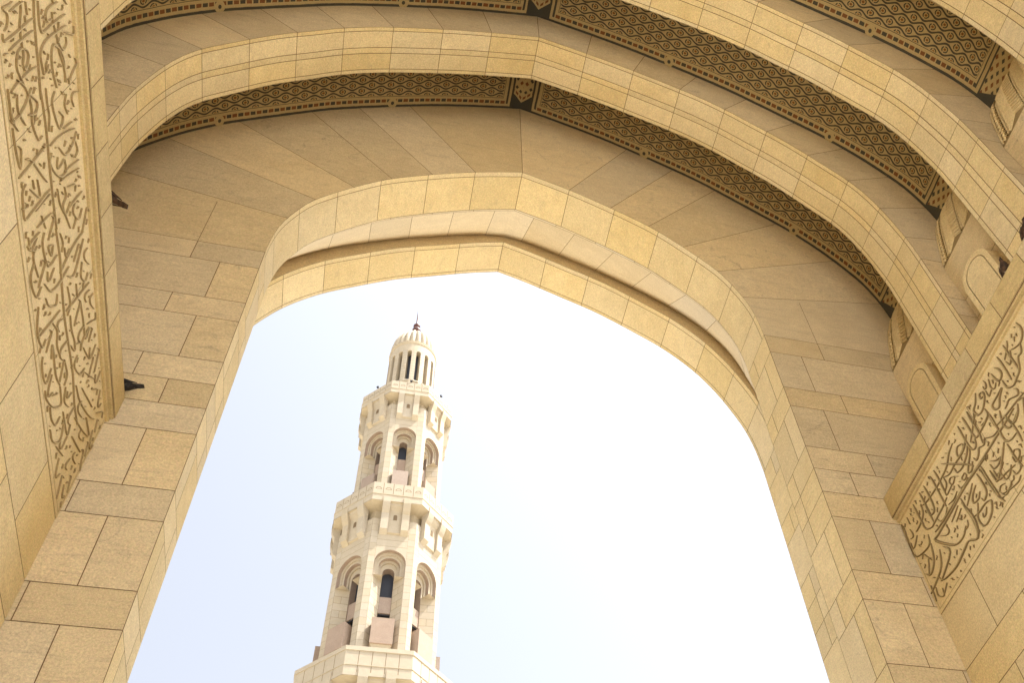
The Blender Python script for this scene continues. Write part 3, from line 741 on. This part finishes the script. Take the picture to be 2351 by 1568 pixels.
def shaft(a, zb, zt, w_out, w_win, z_apex, z_sill, z_win0, z_wtop, z_p0, z_p1, box):
    """one storey of the minaret: eight faces, each with stepped arches over a splayed slot window"""
    s = a * .8284; h = s / 2; ho = w_out / 2; hw = w_win / 2
    zs = z_apex - ho * 1.18
    depth = .74
    mb = MB()
    for k in range(8):
        F = lambda x, z, d=0.: fp(k, x, a - d, z)
        for sg in (1, -1):
            x0, x1 = (ho, h) if sg == 1 else (-h, -ho)
            tblocks(mb, F, x0, x1, zb, zt, ph=k)
            # splayed reveal below the arches
            G = lambda w, z, d=0.: fp(k, sg * (ho + (hw - ho) * w), a - depth * w - d, z)
            z = z_sill; r = 0
            while z > zb + .05:
                zz = max(zb, z - .62); c = .5 if r % 2 else 1.
                for p, q in (((0, .5), (.5, 1.)) if r % 2 else ((0, 1.),)): mb.face([G(p + .008, zz + .01), G(q - .008, zz + .01), G(q - .008, z - .01), G(p + .008, z - .01)], 'tower', rb())
                z = zz; r += 1
            mb.face([G(0, zb, .02), G(1, zb, .02), G(1, z_sill, .02), G(0, z_sill, .02)], 'tmortar')
            # little sill under the arch nest
            mb.face([fp(k, sg * ho, a, z_sill), fp(k, sg * hw, a, z_sill), fp(k, sg * hw, a - depth, z_sill)], 'tower')
        # above the outer arch
        A = arch_pts(ho, zs)
        for (x0, z0), (x1, z1) in zip(A, A[1:]): mb.face([F(x0, z0), F(x0, zt), F(x1, zt), F(x1, z1)], 'tower', (.5, .3, .5))
        z = z_apex + .3
        while z < zt - .1:
            mb.face([fp(k, -ho, a + .003, z), fp(k, ho, a + .003, z), fp(k, ho, a + .003, z + .02), fp(k, -ho, a + .003, z + .02)], 'tmortar'); z += .62
    tb(mb, 'shaft')
    steps = [(1., 0.), (.84, .27), (.68, .36), (.53, .62)]
    for k in range(8):
        mb = MB(); mp = MB()
        fr = [f for f, _ in steps] + [hw / ho]
        prev = None
        for i in range(4):
            f0, d0 = steps[i]; d1 = steps[i + 1][1] if i < 3 else depth
            f1 = fr[i + 1]
            def curve(f, d):
                r = ho * f; hgt = zs + (z_apex - zs) * f if False else None
                pts = [(r, z_sill)] + arch_pts(r, zs - (ho - r) * .15) + [(-r, z_sill)]
                return [fp(k, x, a - d, z) for x, z in pts]
            o0, o1, i1 = curve(f0, d0), curve(f0, d1), curve(f1, d1)
            tgt = mp if i in (0, 2) else mb
            mn = 'pink' if i in (0, 2) else 'tower'
            for p in range(len(o0) - 1):
                tgt.face([o0[p], o0[p + 1], o1[p + 1], o1[p]], mn, (.5, .3, .5))         # reveal
                (mb).face([o1[p], o1[p + 1], i1[p + 1], i1[p]], 'tower', (.5, .2, .5))    # ring face
        # window: reveals, dark interior, pink panel
        inn = [(hw, z_win0)] + arch_pts(hw, z_wtop - hw * 1.18) + [(-hw, z_win0)]
        q0 = [fp(k, x, a - depth, z) for x, z in inn]; q1 = [fp(k, x, a - depth - .55, z) for x, z in inn]
        for p in range(len(q0) - 1): mb.face([q0[p], q0[p + 1], q1[p + 1], q1[p]], 'pink', (.3, .3, .5))
        # close the gap between innermost ring and window head
        r = ho * fr[4]; ic = [(r, z_sill)] + arch_pts(r, zs - (ho - r) * .15) + [(-r, z_sill)]
        for p in range(len(ic) - 1): mb.face([fp(k, *(ic[p][0], a - depth + .001, ic[p][1])), fp(k, ic[p + 1][0], a - depth + .001, ic[p + 1][1]), fp(k, inn[p + 1][0] if 0 < p + 1 < len(inn) - 1 else ic[p + 1][0], a - depth + .001, inn[p + 1][1] if 0 < p + 1 < len(inn) - 1 else z_sill), fp(k, inn[p][0] if 0 < p < len(inn) - 1 else ic[p][0], a - depth + .001, inn[p][1] if 0 < p < len(inn) - 1 else z_sill)], 'tower')
        wnd = tb(mb, 'window')
        av = mp.build('archivolt', wnd); 
        mg = MB(); mg.face([fp(k, x, a - depth - .54, z) for x, z in inn], 'dark'); mg.build('opening', wnd)
        mq = MB()
        n, t = fr8(k)
        c = fp(k, 0, a - depth - .14, (z_p0 + z_p1) / 2); rz = math.atan2(t.y, t.x)
        mq.box(c, (w_win + .02, .16, z_p1 - z_p0), 'pink', rz)
        c = fp(k, 0, a - depth - .2, z_p0 - .05); mq.box(c, (w_win, .1, .08), 'dark', rz)
        mq.build('panel', wnd)
        bw, b0, b1, bo = box
        mq = MB(); c = fp(k, 0, a - .15 + bo / 2 - .2, (b0 + b1) / 2); mq.box(c, (bw, .7 + bo, b1 - b0), 'pink', rz)
        c = fp(k, 0, a - .2 + bo / 2 - .2, b0 - .15); mq.box(c, (bw - .1, .6 + bo, .3), 'tower', rz, taper=.72)
        tb(mq, 'balcony_box')

shaft(3.22, 56.0, 68.16, 1.74, .62, 65.25, 62.75, 59.8, 64.25, 60.85, 62.15, (1.16, 57.0, 59.75, .12))
shaft(3.68, 40.0, 53.85, 2.10, .80, 50.85, 48.4, 44.3, 49.75, 45.75, 47.15, (1.42, 42.25, 44.35, .35))

def balcony(a, ztop, zbot, aS, z_meet, z_corb, panels=True):
    th = .28
    mb = MB()
    o0, o1, i1, i0 = octp(a, zbot), octp(a, ztop), octp(a - th, ztop), octp(a - th, zbot + .3)
    mb.prism(o0, o1, 'tower', caps=False, blk=(.6, .2, .4)); mb.prism(i0, i1, 'tower', caps=False, blk=(.6, .2, .4))
    for i in range(8):
        j = (i + 1) % 8; mb.face([o1[i], o1[j], i1[j], i1[i]], 'tower')
    # string course at the foot of the parapet
    zc = zbot + (ztop - zbot) * .36
    p0, p1 = octp(a + .035, zc - .05), octp(a + .035, zc); mb.prism(p0, p1, 'tower', blk=(.4, .2, .6))
    if not panels:
        p0, p1 = octp(a + .05, ztop - .32), octp(a + .05, ztop + .001); mb.prism(p0, p1, 'tower', blk=(.8, .2, .4))
    mb.face(octp(a - .01, zbot + .3), 'tower')
    s = a * .8284; np_ = 5
    for k in range(8):
        for i in range(np_ + 1):
            x = -s / 2 + s * i / np_
            if abs(x) < s / 2 - .01:
                zb2 = zc if panels else zbot + .25; zt2 = ztop - .02 if panels else ztop - .35
                mb.face([fp(k, x - .018, a + .004, zb2), fp(k, x + .018, a + .004, zb2), fp(k, x + .018, a + .004, zt2), fp(k, x - .018, a + .004, zt2)], 'tmortar')
        if panels:
            for i in range(np_):
                xc = -s / 2 + s * (i + .5) / np_; r = s / np_ * .30; z0 = zc + (ztop - zc) * .42
                A = arch_pts(r, z0, 8, 1.0); B = arch_pts(r - .04, z0, 8, 1.0)
                for (p, q), (u, v) in zip(zip(A, A[1:]), zip(B, B[1:])):
                    mb.face([fp(k, xc + p[0], a + .004, p[1]), fp(k, xc + q[0], a + .004, q[1]), fp(k, xc + v[0], a + .004, v[1]), fp(k, xc + u[0], a + .004, u[1])], 'tmortar')
                mb.face([fp(k, xc - r, a + .004, z0 - .03), fp(k, xc + r, a + .004, z0 - .03), fp(k, xc + r, a + .004, z0), fp(k, xc - r, a + .004, z0)], 'tmortar')
    tb(mb, 'parapet')
    mb = MB()
    c0 = [octp(a - .02, zbot), octp(aS + .10, zbot - .12), octp(aS - .30, zbot - .22), octp(aS - .42, z_meet - .2)]
    for A, B in zip(c0, c0[1:]): mb.prism(A, B, 'tower', caps=False, blk=(.4, .3, .9))
    A, B = octp(aS + .001, z_meet), octp(aS - .6, z_meet); 
    for i in range(8): mb.face([A[i], A[(i + 1) % 8], B[(i + 1) % 8], B[i]], 'tower')
    tb(mb, 'soffit')
    for k in range(8):
        for sg in (1, -1):
            mb = MB(); xc = sg * (a * .168); hwid = a * .062
            pr = [(a + .06, zc - .25), (a + .06, zbot - .1), (a - .02, zbot - .45), (aS + (a - aS) * .80, zbot - .75), (aS + .36, zbot - 1.0), (aS + .34, z_corb + .22), (aS - .02, z_corb - .12), (aS - .02, zc - .25)]
            L = [fp(k, xc - hwid, d, z) for d, z in pr]; R = [fp(k, xc + hwid, d, z) for d, z in pr]
            mb.prism(L, R, 'tower', blk=rb()); tb(mb, 'bracket')
        mb = MB(); wn = a * .104
        pr = [(a - .12, zbot + .02), (a - .16, zbot - .25), (aS + .22, zbot - .6), (aS + .16, zbot - .85), (aS + .14, z_corb + .05), (aS - .02, z_corb)]
        L = [fp(k, -wn, d, z) for d, z in pr] + [fp(k, -wn, aS - .02, zbot)]; R = [fp(k, wn, d, z) for d, z in pr] + [fp(k, wn, aS - .02, zbot)]
        mb.prism(L, R, 'tower', blk=rb())
        # small blind niche
        dn = aS + .17; zn = zbot - 1.5
        A = [(.13, zn)] + arch_pts(.13, zn + .4, 8) + [(-.13, zn)]
        mb.face([fp(k, x, dn + .004, z) for x, z in A], 'tmortar')
        tb(mb, 'niche_panel')
balcony(3.73, 70.75, 69.15, 3.22, 68.16, 66.45)
balcony(4.29, 57.05, 55.15, 3.68, 53.85, 52.35)
balcony(4.84, 41.17, 39.0, 4.2, 37.6, 36.2, panels=False)
mb = MB()
for z0, z1 in ((20, 37.7), (ZG, 20)): mb.prism(octp(4.2, z0), octp(4.2, z1), 'tower', blk=(.5, .3, .5))
tb(mb, 'lower_shaft')

# lantern: sixteen slots between piers
mb = MB(); R0 = 2.10
def cyl(r, a, z): return (MX + r * math.cos(a), MY + r * math.sin(a), z)
nw = 16; zb_, zw0, zw1, zr = 69.4, 73.55, 78.15, 79.35
for i in range(nw):
    ac = -PI / 2 + 2 * PI * (i + .5) / nw; hwn = .205 / R0; hp = PI / nw
    for (a0, a1) in ((ac - hp, ac - hwn), (ac + hwn, ac + hp)):
        z = zw1 + .05
        while z > zw0:
            zz = max(zw0, z - .42)
            mb.face([cyl(R0, a0, zz + .008), cyl(R0, a1, zz + .008), cyl(R0, a1, z - .008), cyl(R0, a0, z - .008)], 'tower', rb()); z = zz
        mb.face([cyl(R0 - .015, a0, zw0), cyl(R0 - .015, a1, zw0), cyl(R0 - .015, a1, zw1), cyl(R0 - .015, a0, zw1)], 'tmortar')
    # arched head
    n = 8; A = [(hwn * math.cos(PI * j / n), zw1 - .22 + .22 * math.sin(PI * j / n)) for j in range(n + 1)]
    for (p, z0), (q, z1) in zip(A, A[1:]):
        mb.face([cyl(R0, ac + p, z0), cyl(R0, ac + p, zr), cyl(R0, ac + q, zr), cyl(R0, ac + q, z1)], 'tower', (.5, .3, .5))
        mb.face([cyl(R0, ac + p, z0), cyl(R0 - .6, ac + p, z0), cyl(R0 - .6, ac + q, z1), cyl(R0, ac + q, z1)], 'tower', (.3, .3, .7))
    for sg in (1, -1):
        mb.face([cyl(R0, ac + sg * hwn, zw0), cyl(R0 - .6, ac + sg * hwn, zw0), cyl(R0 - .6, ac + sg * hwn, zw1 - .2), cyl(R0, ac + sg * hwn, zw1 - .2)], 'tower', (.4, .3, .7))
        a0, a1 = sorted((ac + sg * hwn, ac + sg * hp)); mb.face([cyl(R0, a0, zw1), cyl(R0, a1, zw1), cyl(R0, a1, zr), cyl(R0, a0, zr)], 'tower', (.5, .3, .5))
    mb.face([cyl(R0, ac - hp, zw0), cyl(R0, ac + hp, zw0), cyl(R0 - .6, ac + hp, zw0), cyl(R0 - .6, ac - hp, zw0)], 'tower')
    mb.face([cyl(R0 + .1, ac - hwn * 1.3, zw0 - .22), cyl(R0 + .1, ac + hwn * 1.3, zw0 - .22), cyl(R0 + .02, ac + hwn * 1.3, zw0), cyl(R0 + .02, ac - hwn * 1.3, zw0)], 'tower')
n = 64
mb.grid([[cyl(R0, 2 * PI * i / n, z) for z in (zb_, zw0)] for i in range(n + 1)], 'tower', (.5, .3, .5))
mb.grid([[cyl(r, 2 * PI * i / n, z) for r, z in ((R0, zr - .02), (R0 + .07, zr), (R0 + .07, zr + .12), (R0 + .02, zr + .14), (R0 + .02, zr + .24), (R0 + .06, zr + .26), (R0 + .06, zr + .34), (R0 - .2, zr + .36))] for i in range(n + 1)], 'tower', (.4, .3, .6), smooth=False)
lan = tb(mb, 'lantern')
mb = MB(); mb.grid([[cyl(R0 - .62, 2 * PI * i / n, z) for z in (zb_, zr)] for i in range(n + 1)], 'dark'); mb.build('opening', lan)
# fluted dome
mb = MB(); nf = 24; prof = [(2.06, 79.6), (2.10, 80.1), (2.08, 80.7), (1.98, 81.3), (1.80, 81.9), (1.52, 82.5), (1.15, 83.05), (.72, 83.5), (.35, 83.8), (.22, 83.95)]
pp = catmull([Vector(p) for p in prof], 3); na = nf * 8
G_ = []
for i in range(na + 1):
    a = 2 * PI * i / na; f = abs(math.sin(nf * a / 2)) ** .7
    G_.append([cyl(max(.2, p.x * (1 - .13 * (1 - f) * min(1., (p.x) / 1.2))) , a, p.y) for p in pp])
mb.grid(G_, 'tower', (.7, .2, .4)); tb(mb, 'dome')
mb = MB(); n = 20
fin = [(.30, 83.85), (.34, 84.0), (.22, 84.12), (.20, 84.3), (.30, 84.42), (.40, 84.62), (.41, 84.78), (.36, 84.95), (.24, 85.08), (.19, 85.2), (.26, 85.3), (.33, 85.45), (.33, 85.58), (.26, 85.72), (.12, 85.82), (.11, 86.0), (.09, 87.0), (.06, 88.3), (.0, 88.9)]
mb.grid([[cyl(r, 2 * PI * i / n, z) for r, z in fin] for i in range(n + 1)], 'bronze'); tb(mb, 'finial')
# floodlights on the parapets
for k, a, z in ((0, 3.73, 70.75), (1, 3.73, 70.75), (7, 3.73, 70.75), (2, 3.73, 69.6), (6, 3.73, 69.6)):
    mb = MB(); n_, t_ = fr8(k); rz = math.atan2(t_.y, t_.x)
    mb.box(fp(k, 0, a - .05, z + .10), (.05, .05, .2), 'lamp', rz); mb.box(fp(k, 0, a + .03, z + .22), (.2, .13, .13), 'lamp', rz)
    tb(mb, 'floodlight')

# ------------------------------------------------------------------ ground, sky, sun, camera
mb = MB(); mb.face([(-1500, -1500, 0), (1500, -1500, 0), (1500, 1500, 0), (-1500, 1500, 0)], 'ground')
g = mb.build('ground', None, -.004); g['kind'] = 'structure'
mb = MB(); mb.face([(-40, -60, 0), (40, -60, 0), (40, 13.6, 0), (-40, 13.6, 0)], 'floor')
g = mb.build('path', None, .002); g['kind'] = 'structure'

SUN = Vector((.40, -.15, .90)).normalized()
w = bpy.data.worlds.new('World'); bpy.context.scene.world = w; w.use_nodes = True
nt = w.node_tree; bg = nt.nodes['Background']
sky = nt.nodes.new('ShaderNodeTexSky'); sky.sky_type = 'NISHITA'; sky.sun_disc = False
sky.sun_elevation = math.asin(SUN.z); sky.sun_rotation = math.atan2(SUN.x, SUN.y)
sky.air_density = 1.0; sky.dust_density = 5.0; sky.ozone_density = 1.0; sky.altitude = 0
hs = nt.nodes.new('ShaderNodeHueSaturation'); hs.inputs['Saturation'].default_value = .19
nt.links.new(sky.outputs[0], hs.inputs['Color']); nt.links.new(mixc(nt, 1., hs.outputs[0], (.925, .965, 1.05), 'MULTIPLY'), bg.inputs['Color']); bg.inputs['Strength'].default_value = .135
sl = bpy.data.lights.new('sun', 'SUN'); sl.energy = 4.0; sl.angle = math.radians(.5); sl.color = (1., .93, .82)
so = bpy.data.objects.new('sun', sl); C.objects.link(so); so.rotation_euler = SUN.to_track_quat('Z', 'Y').to_euler()

FWD = Vector((0.21015625, 0.59948160, 0.77230574)); RGT = Vector((0.96883496, -0.23364440, -0.08227467)); UP = Vector((-0.13112277, -0.76552734, 0.62990056))
cam = bpy.data.cameras.new('camera'); co = bpy.data.objects.new('camera', cam); C.objects.link(co)
mw = Matrix((RGT, UP, -FWD)).transposed().to_4x4(); mw.translation = Vector((-2.272, 0, ZO)); co.matrix_world = mw
cam.sensor_width = 36; cam.lens = 36 * 2324.15 / 2350
cam.shift_x = (1175 - 1394.34) / 2350; cam.shift_y = (1041.54 - 784) / 2350
cam.clip_start = .05; cam.clip_end = 5000
sc = bpy.context.scene; sc.camera = co
sc.view_settings.view_transform = 'Standard'; sc.view_settings.look = 'None'; sc.view_settings.gamma = 1
sc.view_settings.exposure = 1.27
sc.cycles.max_bounces = 16; sc.cycles.diffuse_bounces = 12
